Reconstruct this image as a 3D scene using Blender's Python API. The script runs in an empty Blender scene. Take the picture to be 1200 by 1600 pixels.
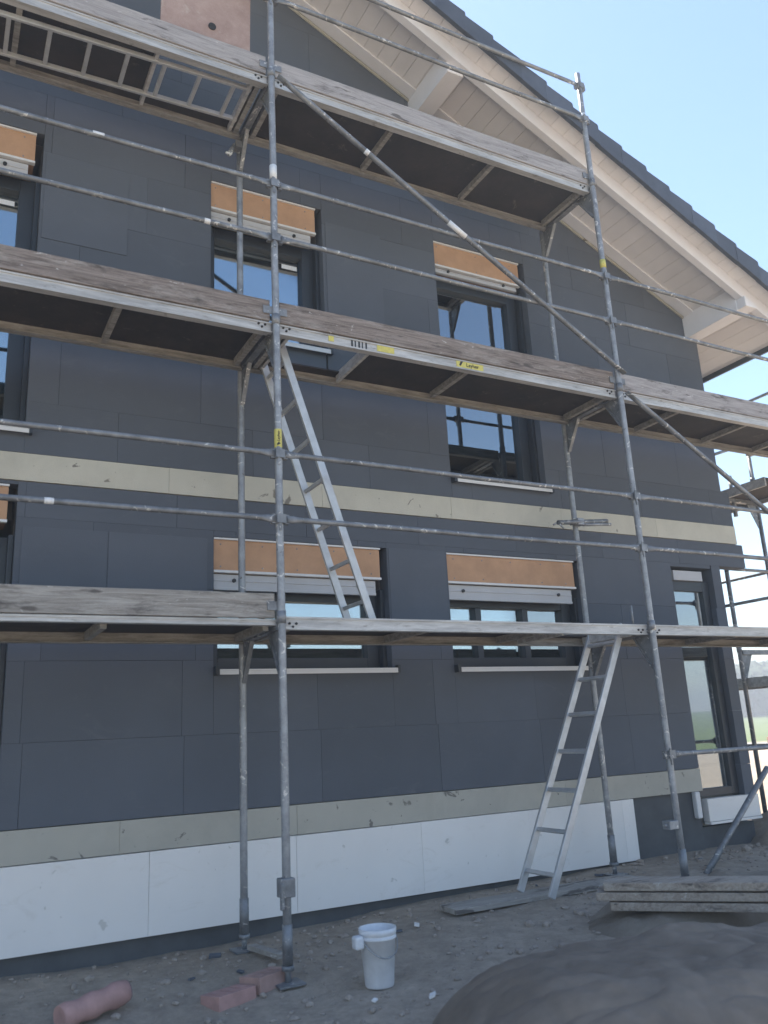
import bpy, bmesh, math, random
from mathutils import Vector, Matrix, noise
random.seed(7)
R = math.radians
scene = bpy.context.scene
col = scene.collection

# ------------------------------------------------------------------ camera
CAM = Vector((-1.8501, -4.728, 1.254))
YAW, PITCH, ROLL, FPX = 0.5025, 0.2639, 0.0526, 1299.33
f_ = Vector((math.sin(YAW)*math.cos(PITCH), math.cos(YAW)*math.cos(PITCH), math.sin(PITCH)))
r_ = Vector((math.cos(YAW), -math.sin(YAW), 0)); d_ = f_.cross(r_)
rr = math.cos(ROLL)*r_ + math.sin(ROLL)*d_
dd = -math.sin(ROLL)*r_ + math.cos(ROLL)*d_
cam = bpy.data.objects.new('camera', bpy.data.cameras.new('camera'))
col.objects.link(cam)
m3 = Matrix((rr, -dd, -f_)).transposed()
cam.matrix_world = Matrix.Translation(CAM) @ m3.to_4x4()
cam.data.sensor_fit = 'HORIZONTAL'; cam.data.sensor_width = 36
cam.data.lens = 36*FPX/1200
cam.data.clip_start = 0.05; cam.data.clip_end = 3000
scene.camera = cam
cam.data.dof.use_dof = True; cam.data.dof.focus_distance = 6.8; cam.data.dof.aperture_fstop = 2.0

# ------------------------------------------------------------------ sky, sun, exposure
SUN_EL, SUN_AZ = R(62), R(4)          # azimuth measured from +Y towards +X
w = bpy.data.worlds.new("World"); scene.world = w; w.use_nodes = True
nt = w.node_tree; bg = nt.nodes['Background']
sky = nt.nodes.new('ShaderNodeTexSky'); sky.sky_type = 'NISHITA'; sky.sun_disc = False
sky.sun_elevation = SUN_EL; sky.sun_rotation = SUN_AZ
sky.air_density = 1.15; sky.dust_density = 0.25; sky.ozone_density = 1.6
nt.links.new(sky.outputs[0], bg.inputs[0]); bg.inputs[1].default_value = 0.11
sl = bpy.data.lights.new('sun', 'SUN'); sl.energy = 4.8; sl.angle = R(0.53); sl.color = (1, .95, .87)
so = bpy.data.objects.new('sun', sl); col.objects.link(so)
sd = Vector((math.cos(SUN_EL)*math.sin(SUN_AZ), math.cos(SUN_EL)*math.cos(SUN_AZ), math.sin(SUN_EL)))
so.rotation_euler = (-sd).to_track_quat('-Z', 'Y').to_euler(); so.location = sd*50
vs = scene.view_settings
vs.view_transform = 'Standard'; vs.look = 'None'; vs.gamma = 1; vs.exposure = 1.3

# ------------------------------------------------------------------ materials
class MT:
    def __init__(s, name):
        s.m = bpy.data.materials.new(name); s.m.use_nodes = True
        s.t = s.m.node_tree; s.b = s.t.nodes['Principled BSDF']; s.L = s.t.links.new
        tc = s.t.nodes.new('ShaderNodeTexCoord'); s.co = tc.outputs['Object']
    def n(s, k, **kw):
        x = s.t.nodes.new(k)
        for a, b in kw.items(): setattr(x, a, b)
        return x
    def mapped(s, scale):
        mp = s.n('ShaderNodeMapping'); s.L(s.co, mp.inputs[0]); mp.inputs['Scale'].default_value = scale
        return mp.outputs[0]
    def noise(s, scale, detail=4, rough=.6, vec=None, dist=0):
        x = s.n('ShaderNodeTexNoise'); x.inputs['Scale'].default_value = scale
        x.inputs['Detail'].default_value = detail; x.inputs['Roughness'].default_value = rough
        x.inputs['Distortion'].default_value = dist
        s.L(vec if vec is not None else s.co, x.inputs['Vector']); return x.outputs[0]
    def ramp(s, fac, stops):
        x = s.n('ShaderNodeValToRGB'); s.L(fac, x.inputs[0]); e = x.color_ramp.elements
        e[0].position, e[0].color = stops[0][0], (*stops[0][1], 1)
        e[1].position, e[1].color = stops[1][0], (*stops[1][1], 1)
        for p, c in stops[2:]:
            k = e.new(p); k.color = (*c, 1)
        return x.outputs[0]
    def mix(s, fac, a, b, mode='MIX'):
        x = s.n('ShaderNodeMix', data_type='RGBA', blend_type=mode)
        for i, v in ((0, fac), (6, a), (7, b)):
            if hasattr(v, 'links'): s.L(v, x.inputs[i])
            elif i == 0: x.inputs[0].default_value = v
            else: x.inputs[i].default_value = (*v, 1)
        return x.outputs[2]
    def bump(s, h, strength=.3, dist=.005):
        x = s.n('ShaderNodeBump'); x.inputs['Strength'].default_value = strength
        x.inputs['Distance'].default_value = dist; s.L(h, x.inputs['Height'])
        s.L(x.outputs[0], s.b.inputs['Normal'])
    def out(s, c, rough=.7, metal=0):
        if hasattr(c, 'links'): s.L(c, s.b.inputs['Base Color'])
        else: s.b.inputs['Base Color'].default_value = (*c, 1)
        if hasattr(rough, 'links'): s.L(rough, s.b.inputs['Roughness'])
        else: s.b.inputs['Roughness'].default_value = rough
        s.b.inputs['Metallic'].default_value = metal
        return s.m
def island(m, lo, hi):
    g = m.n('ShaderNodeNewGeometry'); x = m.n('ShaderNodeMapRange'); m.L(g.outputs['Random Per Island'], x.inputs[0])
    x.inputs[3].default_value = lo; x.inputs[4].default_value = hi
    c = m.n('ShaderNodeCombineColor')
    for i in range(3): m.L(x.outputs[0], c.inputs[i])
    return c.outputs[0]
def g3(v): return (v, v, v)

def mat_steel(name, lo=.20, hi=.40, spl=True):
    m = MT(name)
    a = m.noise(9, 5, .7); c = m.ramp(a, [(.3, (lo, lo*1.04, lo*1.1)), (.7, (hi, hi*1.03, hi*1.07))])
    if spl:
        s1 = m.noise(16, 3, .6, dist=1.2); f = m.ramp(s1, [(.615, g3(0)), (.66, g3(1))])
        c = m.mix(f, c, (.62, .60, .57))
        s2 = m.noise(30, 3, .7); f2 = m.ramp(s2, [(.66, g3(0)), (.72, g3(.8))])
        c = m.mix(f2, c, (.10, .075, .055))
    m.bump(a, .25, .002)
    return m.out(c, .5, .35)
def mat_wood(name, lo, hi, gap=(.06, .05, .045), pale=.5):
    m = MT(name)
    v = m.mapped((.8, 14, 14)); g = m.noise(2.2, 10, .82, v, 1.5)
    c = m.ramp(g, [(.36, lo), (.58, hi)])
    p = m.noise(2.6, 6, .75, m.mapped((.7, 3, 3))); c = m.mix(m.ramp(p, [(.52, g3(0)), (.68, g3(pale))]), c, (.52, .49, .45))
    k = m.noise(3.3, 5, .7, m.mapped((1, 2, 4)), .5); c = m.mix(m.ramp(k, [(.55, g3(0)), (.70, g3(.8))]), c, gap)
    kn = m.noise(1.9, 3, .5, m.mapped((1.6, 5, 8)), .2); c = m.mix(m.ramp(kn, [(.66, g3(0)), (.70, g3(.75))]), c, gap)
    sp = m.noise(11, 5, .7, m.mapped((1, 1, 2)), .9); c = m.mix(m.ramp(sp, [(.64, g3(0)), (.68, g3(.8))]), c, (.60, .58, .55))
    m.bump(g, .8, .006)
    return m.out(c, .85)
def mat_plain(name, c, rough=.6, var=.12, sc=6, metal=0, bump=.1):
    m = MT(name); n = m.noise(sc, 5, .65)
    c2 = m.ramp(n, [(.25, tuple(x*(1-var) for x in c)), (.75, tuple(min(1, x*(1+var)) for x in c))])
    m.bump(n, bump, .003); return m.out(c2, rough, metal)
def mat_board(name, c, var=.12, spots=None, fine=.25, chips=None, scuff=None):
    m = MT(name)
    big = m.noise(1.3, 6, .6); cc = m.ramp(big, [(.25, tuple(x*(1-var) for x in c)), (.75, tuple(x*(1+var) for x in c))])
    cc = m.mix(1.0, cc, island(m, 1-var*.8, 1+var*.8), 'MULTIPLY')
    if spots:
        s = m.noise(7, 3, .5, dist=.4); cc = m.mix(m.ramp(s, [(.70, g3(0)), (.73, g3(.9))]), cc, spots)
        s = m.noise(26, 2, .5, dist=.4); cc = m.mix(m.ramp(s, [(.74, g3(0)), (.77, g3(.8))]), cc, spots)
    if chips:
        s = m.noise(4.2, 5, .62, dist=1.6); cc = m.mix(m.ramp(s, [(.655, g3(0)), (.675, g3(.85))]), cc, chips)
        s = m.noise(2.2, 6, .7, dist=.3); cc = m.mix(m.ramp(s, [(.45, g3(0)), (.72, g3(.35))]), cc, tuple(x*.62 for x in c))
    if scuff:
        s = m.noise(3.1, 9, .8, m.mapped((1, 1, 2.2)), 1.1); cc = m.mix(m.ramp(s, [(.56, g3(0)), (.72, g3(.55))]), cc, scuff)
        s = m.noise(38, 3, .7, dist=.8); cc = m.mix(m.ramp(s, [(.70, g3(0)), (.74, g3(.5))]), cc, scuff)
    h = m.noise(140, 2, .6); m.bump(h, fine, .003)
    return m.out(cc, .9)

M = {}
M['steel'] = mat_steel('galvanised_steel')
M['steel_dark'] = mat_steel('weathered_steel', .13, .30)
M['alu'] = mat_plain('aluminium', (.52, .53, .54), .42, .2, 8, .4)
# deck beams: pale aluminium streaked with cement and dirt
m = MT('deck_beam_metal'); v = m.mapped((1.2, 8, 12)); g = m.noise(2, 7, .75, v)
c = m.ramp(g, [(.3, (.30, .29, .28)), (.62, (.60, .59, .57))])
d = m.noise(6, 5, .8, m.mapped((1, 1, 5))); c = m.mix(m.ramp(d, [(.58, g3(0)), (.72, g3(.8))]), c, (.16, .13, .10))
m.bump(g, .3, .002); M['beam'] = m.out(c, .55, .25)
m = MT('dirty_inner_beam'); v = m.mapped((1.5, 8, 12)); g = m.noise(3, 8, .8, v)
c = m.ramp(g, [(.3, (.12, .11, .10)), (.7, (.44, .42, .38))]); m.bump(g, .5, .003); M['beam_dirty'] = m.out(c, .8, .1)
M['toe'] = mat_wood('weathered_toe_board', (.10, .078, .066), (.31, .26, .23))
M['toe_l'] = mat_wood('worn_toe_board', (.17, .15, .13), (.42, .39, .35))
M['toe_grey'] = mat_wood('grey_toe_board', (.24, .22, .215), (.44, .41, .40), pale=.35)
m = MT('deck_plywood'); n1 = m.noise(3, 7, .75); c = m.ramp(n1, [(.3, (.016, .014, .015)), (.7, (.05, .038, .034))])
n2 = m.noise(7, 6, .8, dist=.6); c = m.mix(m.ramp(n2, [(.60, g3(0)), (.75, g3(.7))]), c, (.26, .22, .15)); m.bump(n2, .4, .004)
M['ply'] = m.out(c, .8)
m = MT('hatch_plywood'); n1 = m.noise(5, 8, .8); c = m.ramp(n1, [(.3, (.30, .20, .17)), (.7, (.46, .34, .30))])
n2 = m.noise(9, 6, .8, dist=.8); c = m.mix(m.ramp(n2, [(.56, g3(0)), (.72, g3(.7))]), c, (.50, .45, .40)); m.bump(n2, .4, .004)
M['lid'] = m.out(c, .8)
M['eps'] = mat_board('graphite_insulation', (.104, .117, .140), .09, None, .35, scuff=(.150, .160, .178))
M['seam'] = mat_plain('near_black_plain', (.03, .03, .032), .95)  # near-black tone for the roof deck, beam rivet dots and finger hole
M['wool'] = mat_board('beige_insulation', (.58, .55, .46), .08, (.17, .15, .12), .6, chips=(.16, .14, .12))
M['wool_low'] = mat_board('grey_beige_insulation', (.47, .45, .39), .10, (.17, .16, .14), .6, chips=(.13, .12, .11))
M['white_ins'] = mat_board('white_insulation', (.83, .805, .775), .04, (.60, .58, .54), .15, scuff=(.66, .62, .56))
M['base'] = mat_plain('black_bitumen_base', (.085, .09, .095), .8, .3, 3)
M['brick'] = mat_plain('clay_masonry', (.30, .17, .12), .9, .2, 8)
M['frame'] = mat_plain('anthracite_frame', (.035, .04, .048), .4, .1)
M['orange'] = mat_plain('orange_box_board', (.50, .30, .18), .85, .16, 5, bump=.3)
M['white_metal'] = mat_plain('white_metal', (.72, .72, .72), .45, .05)
M['slat'] = mat_plain('shutter_rail', (.50, .50, .51), .5, .06)
M['plaster'] = mat_plain('bare_interior', (.30, .29, .28), .9, .15, 2)
m = MT('white_soffit_boards'); n = m.noise(2, 5, .6)
c = m.ramp(n, [(.3, (.78, .75, .74)), (.7, (.87, .84, .83))])
c = m.mix(1.0, c, island(m, .93, 1.05), 'MULTIPLY'); m.bump(n, .1, .003); M['soffit'] = m.out(c, .6)
M['white_wood'] = mat_plain('white_painted_timber', (.86, .85, .87), .5, .05, 3)
m = MT('slate_grey_tile'); n = m.noise(5, 5, .7); c = m.ramp(n, [(.3, (.035, .048, .075)), (.7, (.065, .082, .120))])
c = m.mix(1.0, c, island(m, .75, 1.2), 'MULTIPLY'); m.bump(n, .2, .004); M['tile'] = m.out(c, .55)
M['gutter'] = mat_plain('dark_gutter', (.06, .07, .08), .5, .1)
M['yellow'] = mat_plain('yellow_sticker', (.62, .55, .14), .5, .15, 40)
M['black'] = mat_plain('black_print', (.015, .015, .015), .5, .1)
M['tape'] = mat_plain('white_tape', (.78, .78, .78), .6, .12, 60)
M['bucket'] = mat_plain('white_plastic', (.68, .69, .71), .4, .12, 14)
M['bucket_in'] = mat_plain('dark_mortar_rest', (.12, .12, .12), .8, .2, 10)
M['pink'] = mat_plain('pink_foil', (.44, .26, .23), .85, .25, 9)
M['pink_pale'] = mat_plain('pale_pink_block', (.42, .27, .23), .9, .25, 9)
M['roll_end'] = mat_plain('roll_end', (.22, .16, .17), .9, .3, 20)
M['tarp'] = mat_plain('dark_tarp', (.20, .16, .125), .85, .35, 3, bump=.4)
M['board_brown'] = mat_wood('brown_board', (.24, .19, .15), (.44, .37, .30))
M['plank'] = mat_wood('pale_plank', (.24, .22, .20), (.40, .37, .33))
M['stack'] = mat_plain('orange_bricks', (.66, .44, .32), .85, .2, 9)
M['bark'] = mat_plain('bark', (.08, .06, .045), .9, .3, 8)
# glass
m = bpy.data.materials.new('window_glass'); m.use_nodes = True; t = m.node_tree; t.nodes.clear()
o = t.nodes.new('ShaderNodeOutputMaterial'); mx = t.nodes.new('ShaderNodeMixShader')
gl = t.nodes.new('ShaderNodeBsdfGlossy'); gl.inputs['Roughness'].default_value = .0; gl.inputs['Color'].default_value = (.84, .93, 1, 1)
tr = t.nodes.new('ShaderNodeBsdfTransparent'); tr.inputs['Color'].default_value = (.80, .86, .85, 1)
fr = t.nodes.new('ShaderNodeFresnel'); fr.inputs['IOR'].default_value = 1.6
ad = t.nodes.new('ShaderNodeMath'); ad.operation = 'MULTIPLY_ADD'; ad.inputs[1].default_value = 2.0; ad.inputs[2].default_value = .24; ad.use_clamp = True
t.links.new(fr.outputs[0], ad.inputs[0]); t.links.new(ad.outputs[0], mx.inputs[0])
t.links.new(tr.outputs[0], mx.inputs[1]); t.links.new(gl.outputs[0], mx.inputs[2]); t.links.new(mx.outputs[0], o.inputs[0])
gn = t.nodes.new('ShaderNodeTexNoise'); gn.inputs['Scale'].default_value = 1.3; bp_ = t.nodes.new('ShaderNodeBump'); bp_.inputs['Strength'].default_value = .04; bp_.inputs['Distance'].default_value = .02
tcg = t.nodes.new('ShaderNodeTexCoord'); t.links.new(tcg.outputs['Object'], gn.inputs[0]); t.links.new(gn.outputs[0], bp_.inputs['Height']); t.links.new(bp_.outputs[0], gl.inputs['Normal'])
M['glass'] = m
# ground
m = MT('building_site_ground')
a = m.noise(.6, 8, .7); c = m.ramp(a, [(.3, (.37, .30, .23)), (.7, (.56, .475, .385))])
b = m.noise(9, 8, .8); c = m.mix(m.ramp(b, [(.38, g3(0)), (.7, g3(.75))]), c, (.22, .18, .145))
s = m.noise(45, 4, .7); c = m.mix(m.ramp(s, [(.64, g3(0)), (.70, g3(.5))]), c, (.60, .56, .50))
far = m.n('ShaderNodeSeparateXYZ'); m.L(m.co, far.inputs[0])
dist = m.n('ShaderNodeVectorMath', operation='LENGTH'); m.L(m.co, dist.inputs[0])
dn = m.n('ShaderNodeMath', operation='MULTIPLY_ADD'); m.L(m.noise(.05, 3, .6), dn.inputs[0]); dn.inputs[1].default_value = 14; m.L(dist.outputs['Value'], dn.inputs[2])
mr = m.n('ShaderNodeMapRange'); m.L(dn.outputs[0], mr.inputs[0]); mr.inputs[1].default_value = 47; mr.inputs[2].default_value = 50
gr = m.ramp(m.noise(.25, 8, .75), [(.3, (.07, .11, .02)), (.7, (.17, .21, .05))])
sand = m.n('ShaderNodeMapRange'); m.L(dist.outputs['Value'], sand.inputs[0]); sand.inputs[1].default_value = 5; sand.inputs[2].default_value = 8
c = m.mix(sand.outputs[0], c, m.ramp(m.noise(.35, 7, .7), [(.3, (.36, .28, .20)), (.7, (.54, .43, .32))]))
c = m.mix(mr.outputs[0], c, gr)
m.bump(b, .9, .03); M['ground'] = m.out(c, .95)
m = MT('soil'); a = m.noise(2, 8, .75); c = m.ramp(a, [(.3, (.22, .18, .14)), (.7, (.40, .34, .27))]); m.bump(m.noise(14, 8, .8), 1, .03); M['soil'] = m.out(c, .95)
m = MT('foliage'); a = m.noise(.12, 4, .6); c = m.ramp(a, [(.3, (.035, .055, .02)), (.7, (.08, .11, .04))])
c = m.mix(1.0, c, island(m, .6, 1.3), 'MULTIPLY'); M['leaf'] = m.out(c, .8)

# ------------------------------------------------------------------ mesh helpers
class MB:
    def __init__(s): s.bm = bmesh.new()
    def box(s, x0, x1, y0, y1, z0, z1):
        v = [s.bm.verts.new((x, y, z)) for x in (x0, x1) for y in (y0, y1) for z in (z0, z1)]
        for q in ((0, 1, 3, 2), (4, 6, 7, 5), (0, 4, 5, 1), (2, 3, 7, 6), (0, 2, 6, 4), (1, 5, 7, 3)): s.bm.faces.new([v[i] for i in q])
        return s
    def beam(s, a, b, wd, ht, up=(0, 0, 1)):
        a, b = Vector(a), Vector(b); d = (b-a).normalized(); side = d.cross(Vector(up)).normalized(); u = side.cross(d)
        v = [s.bm.verts.new(p+side*sx*wd/2+u*su*ht/2) for p in (a, b) for sx, su in ((-1, -1), (1, -1), (1, 1), (-1, 1))]
        for q in ((0, 3, 2, 1), (4, 5, 6, 7), (0, 1, 5, 4), (1, 2, 6, 5), (2, 3, 7, 6), (3, 0, 4, 7)): s.bm.faces.new([v[i] for i in q])
        return s
    def tube(s, a, b, r, n=16, r2=None, cap=True):
        a, b = Vector(a), Vector(b); d = (b-a).normalized(); t = Vector((0, 0, 1)) if abs(d.z) < .9 else Vector((1, 0, 0))
        u = d.cross(t).normalized(); v = d.cross(u); r2 = r if r2 is None else r2
        A = [s.bm.verts.new(a+(u*math.cos(k*2*math.pi/n)+v*math.sin(k*2*math.pi/n))*r) for k in range(n)]
        B = [s.bm.verts.new(b+(u*math.cos(k*2*math.pi/n)+v*math.sin(k*2*math.pi/n))*r2) for k in range(n)]
        for k in range(n):
            f = s.bm.faces.new((A[k], A[(k+1) % n], B[(k+1) % n], B[k])); f.smooth = True
        if cap: s.bm.faces.new(A[::-1]); s.bm.faces.new(B)
        return s
    def path(s, pts, rs, n=16):
        rings = []
        for i, p in enumerate(pts):
            p = Vector(p); a = Vector(pts[max(i-1, 0)]); b = Vector(pts[min(i+1, len(pts)-1)]); d = (b-a).normalized()
            t = Vector((0, 0, 1)) if abs(d.z) < .9 else Vector((1, 0, 0)); u = d.cross(t).normalized(); v = d.cross(u)
            rx, rz = rs[i] if isinstance(rs[i], tuple) else (rs[i], rs[i])
            rings.append([s.bm.verts.new(p+u*math.cos(k*2*math.pi/n)*rx+v*math.sin(k*2*math.pi/n)*rz) for k in range(n)])
        for A, B in zip(rings, rings[1:]):
            for k in range(n):
                f = s.bm.faces.new((A[k], A[(k+1) % n], B[(k+1) % n], B[k])); f.smooth = True
        s.bm.faces.new(rings[0][::-1]); s.bm.faces.new(rings[-1]); return s
    def prism(s, poly, ext):                       # poly: list of points, ext: vector
        A = [s.bm.verts.new(p) for p in poly]; B = [s.bm.verts.new(Vector(p)+Vector(ext)) for p in poly]; n = len(A)
        s.bm.faces.new(A); s.bm.faces.new(B[::-1])
        for k in range(n): s.bm.faces.new((A[k], B[k], B[(k+1) % n], A[(k+1) % n]))
        return s
    def build(s, name, mat, parent=None, bevel=0, wn=False):
        bmesh.ops.recalc_face_normals(s.bm, faces=s.bm.faces)
        me = bpy.data.meshes.new(name); s.bm.to_mesh(me); s.bm.free(); me.materials.append(M[mat] if isinstance(mat, str) else mat)
        o = bpy.data.objects.new(name, me); col.objects.link(o)
        if parent:
            o.parent = parent
            off = Vector((0, 0, 0)); p = parent
            while p: off += p.location; p = p.parent
            me.transform(Matrix.Translation(-off))
        if bevel:
            b = o.modifiers.new('bevel', 'BEVEL'); b.width = bevel; b.segments = 2; b.limit_method = 'ANGLE'
        return o
def build_each(mb, name, mat, parent=None, bevel=0):
    bm = mb.bm; seen = set(); out = []
    bm.verts.ensure_lookup_table(); bm.verts.index_update()
    for v in bm.verts:
        if v.index in seen: continue
        st = [v]; comp = []; seen.add(v.index)
        while st:
            a = st.pop(); comp.append(a)
            for e in a.link_edges:
                b = e.other_vert(a)
                if b.index not in seen: seen.add(b.index); st.append(b)
        m2 = MB(); mp = {a: m2.bm.verts.new(a.co) for a in comp}
        for f in {f for a in comp for f in a.link_faces}:
            g = m2.bm.faces.new([mp[a] for a in f.verts]); g.smooth = f.smooth
        out.append(m2.build(name, mat, parent, bevel))
    bm.free(); return out
def tag(o, label, cat=None, group=None, kind=None):
    if label: o['label'] = label
    if cat: o['category'] = cat
    if group: o['group'] = group
    if kind: o['kind'] = kind
    return o
def empty(name, loc, label, cat, group=None):
    o = bpy.data.objects.new(name, None); o.empty_display_size = .2; col.objects.link(o); o.location = loc
    return tag(o, label, cat, group)
def text_mesh(txt, name, mat, parent, mw, size):
    cu = bpy.data.curves.new(name, 'FONT'); cu.body = txt; cu.size = size; cu.align_x = 'CENTER'; cu.align_y = 'CENTER'; cu.extrude = .0006; cu.offset = size*.012
    to = bpy.data.objects.new(name+'_tmp', cu); col.objects.link(to); bpy.context.view_layer.update()
    me = bpy.data.meshes.new_from_object(to.evaluated_get(bpy.context.evaluated_depsgraph_get()))
    bpy.data.objects.remove(to); me.name = name
    off = Vector((0, 0, 0)); p = parent
    while p: off += p.location; p = p.parent
    me.transform(Matrix.Translation(-off) @ mw); me.materials.clear(); me.materials.append(M[mat])
    o = bpy.data.objects.new(name, me); col.objects.link(o); o.parent = parent; return o

# ------------------------------------------------------------------ ground
def ground_z(x, y):
    n = noise.noise(Vector((x*.55, y*.55, 0)))*.045+noise.noise(Vector((x*2.1, y*2.1, 3)))*.018+noise.noise(Vector((x*7, y*7, 9)))*.008
    z = -.03+n
    t = max(0, min(1, (x-.3)/2.2)); z += .10*t*t*(3-2*t)*max(0, min(1, (y+1.6)/1.4))
    z += .05*max(0, min(1, (y+.1)/.5))                 # slightly higher strip along the wall
    z -= .25*max(0, min(1, (-y-1.5)/4))
    d = math.hypot(x, y)
    if d > 60: z += (d-60)*.030 if d < 150 else 3.15
    return z
bm = bmesh.new()
def axis(c0, c1, step, lim):
    a = []; v = c0
    while v <= c1+1e-6: a.append(v); v += step
    s = step; v = c0
    while v > -lim: s *= 1.35; v -= s; a.insert(0, v)
    s = step; v = c1
    while v < lim: s *= 1.35; v += s; a.append(v)
    return a
xs = axis(-4, 8, .07, 900); ys = axis(-5, 2, .07, 900)
grid = [[bm.verts.new((x, y, ground_z(x, y))) for y in ys] for x in xs]
for i in range(len(xs)-1):
    for j in range(len(ys)-1):
        f = bm.faces.new((grid[i][j], grid[i+1][j], grid[i+1][j+1], grid[i][j+1])); f.smooth = True
mb = MB(); mb.bm.free(); mb.bm = bm
tag(mb.build('ground', 'ground'), None, kind='structure')
def lump(name, cx, cy, sx, sy, h, mat, seed, rot=0, amp=.35, res=90, z0=-.12, fr=2.2, sq=2.0, folds=0):
    bm = bmesh.new(); V = []
    for i in range(res+1):
        row = []
        for j in range(res+1):
            u, v = i/res*2-1, j/res*2-1
            e = max(0, 1-(abs(u)**sq+abs(v)**sq)); k = e**.55
            x, y = u*sx, v*sy
            n = noise.noise(Vector((x*fr, y*fr, seed)))*amp+noise.noise(Vector((x*fr*3, y*fr*3, seed+5)))*amp*.35+noise.noise(Vector((x*fr*9, y*fr*9, seed+9)))*amp*.12
            if folds: n += folds*(abs(noise.noise(Vector((x*2.3+y*1.1, y*3.2, seed+2))))**.6+.5*abs(noise.noise(Vector((x*6, y*5+x*2, seed+4))))**.7-.5)
            X = cx+x*math.cos(rot)-y*math.sin(rot); Y = cy+x*math.sin(rot)+y*math.cos(rot)
            row.append(bm.verts.new((X, Y, z0+(h-z0)*k*(1+n))))
        V.append(row)
    for i in range(res):
        for j in range(res):
            f = bm.faces.new((V[i][j], V[i+1][j], V[i+1][j+1], V[i][j+1])); f.smooth = True
    q = MB(); q.bm.free(); q.bm = bm
    return q.build(name, mat)
tag(lump('soil_mound', 3.9, -.50, 2.2, .50, .20, 'soil', 3, rot=R(-4), amp=.35, sq=4, res=150), None, kind='structure')
tag(lump('soil_mound', 6.0, .9, 1.1, .75, .45, 'soil', 13, amp=.35), None, kind='structure')
# rubble / gravel lying about
g = MB(); rng = random.Random(5)
for k in range(2600):
    x = rng.uniform(-3, 6); y = rng.uniform(-2.2, .95); s = rng.choice([.005, .008, .012, .018]) * rng.uniform(.6, 1.4)
    if rng.random() < .04: s *= 2.2
    z = ground_z(x, y)+s*.3
    mt = Matrix.Translation((x, y, z)) @ Matrix.Rotation(rng.uniform(0, 6), 4, 'Z') @ Matrix.Rotation(rng.uniform(-.5, .5), 4, 'X') @ Matrix.Diagonal((s*rng.uniform(.8, 1.6), s, s*.7, 1))
    bmesh.ops.create_icosphere(g.bm, subdivisions=1, radius=1, matrix=mt)
for k in range(220):
    x = rng.uniform(-3, 6); y = rng.uniform(-1.6, .9); s = rng.uniform(.010, .024)
    if abs(x-.39) < .16 and abs(y+.33) < .16: continue
    mt = Matrix.Translation((x, y, ground_z(x, y)+s*.2)) @ Matrix.Rotation(rng.uniform(0, 6), 4, 'Z') @ Matrix.Diagonal((s*rng.uniform(.8, 1.7), s, s*.6, 1))
    r_ic = bmesh.ops.create_icosphere(g.bm, subdivisions=2, radius=1, matrix=mt)
    for v in r_ic['verts']: v.co += Vector((noise.noise(v.co*60), noise.noise(v.co*60+Vector((9, 0, 0))), noise.noise(v.co*60+Vector((0, 9, 0)))))*s*.45
tag(g.build('gravel', mat_plain('gravel', (.33, .28, .235), .9, .3, 20)), 'loose gravel and mortar crumbs scattered over the trodden soil', 'gravel', kind='stuff')

# ------------------------------------------------------------------ house
house = empty('house', (0, 1, 0), 'unrendered house with dark grey insulation boards, white gable eaves and slate roof behind the scaffold', 'house')
OP = {'U1': (-2.55, -1.42, 3.37, 5.72), 'U2': (-.15, .83, 4.36, 5.72), 'U3': (1.975, 3.02, 3.375, 5.72),
      'G1': (-2.6, -1.44, .86, 2.985), 'G2': (-.12, 1.30, 1.765, 2.72), 'G3': (1.87, 3.30, 1.765, 2.72), 'G4': (4.47, 5.03, .57, 2.73)}
RX, XL = -1.6, -8.58
def off_z(x, off=0): return 5.596+.479*(5.204-(x if x > RX else 2*RX-x))+off
def clip(poly, fn):
    out = []
    for i in range(len(poly)):
        a, b = poly[i], poly[(i+1) % len(poly)]; fa, fb = fn(a), fn(b)
        if fa <= 0: out.append(a)
        if fa*fb < 0:
            t = fa/(fa-fb); out.append((a[0]+(b[0]-a[0])*t, a[1]+(b[1]-a[1])*t))
    return out
def sub(rects, op):
    x0, x1, z0, z1 = op; out = []
    for a, b, c, d in rects:
        if b <= x0 or a >= x1 or d <= z0 or c >= z1: out.append((a, b, c, d)); continue
        if a < x0: out.append((a, x0, c, d))
        if b > x1: out.append((x1, b, c, d))
        if c < z0: out.append((max(a, x0), min(b, x1), c, z0))
        if d > z1: out.append((max(a, x0), min(b, x1), z1, d))
    return out
def boards(rows, th, mat, name, jit=.0008, gap=.0010, L=1.0, seed=1, y0=1.0, ops=OP.values(), x0=XL):
    rg = random.Random(seed); mb = MB()
    for i, (z0, z1, xe) in enumerate(rows):
        x = x0-rg.random()*L
        while x < xe:
            b = min(x+L, xe); rs = [(max(x, x0), b, z0, z1)] if b > x0 else []
            for op in ops: rs = sub(rs, op)
            for a, b_, c, d in rs:
                if b_-a < .02 or d-c < .02: continue
                dy = rg.uniform(-jit, jit); q = gap/2*rg.uniform(.3, 1.5)
                poly = [(a+q, c+q), (b_-q, c+q), (b_-q, d-q), (a+q, d-q)]
                poly = clip(poly, lambda p: p[1]-off_z(p[0], -.012) if p[0] > RX else -1)
                poly = clip(poly, lambda p: p[1]-(5.596+.479*(5.204-(2*RX-p[0]))-.012) if True else -1)
                if len(poly) < 3: continue
                jx = gap*.9
                poly = [(p[0]+rg.uniform(-jx, 0) if abs(p[0]-(b_-q)) < 1e-6 else p[0]+(rg.uniform(0, jx) if abs(p[0]-(a+q)) < 1e-6 else 0),
                         p[1]-(rg.uniform(0, jx) if abs(p[1]-(d-q)) < 1e-6 else 0)) for p in poly]
                mb.prism([(p[0], y0+dy, p[1]) for p in poly], (0, th, 0))
            x += L
    return mb.build(name, mat, house, bevel=.0007)
rows = []
z = 3.208; xe = 5.49
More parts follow.
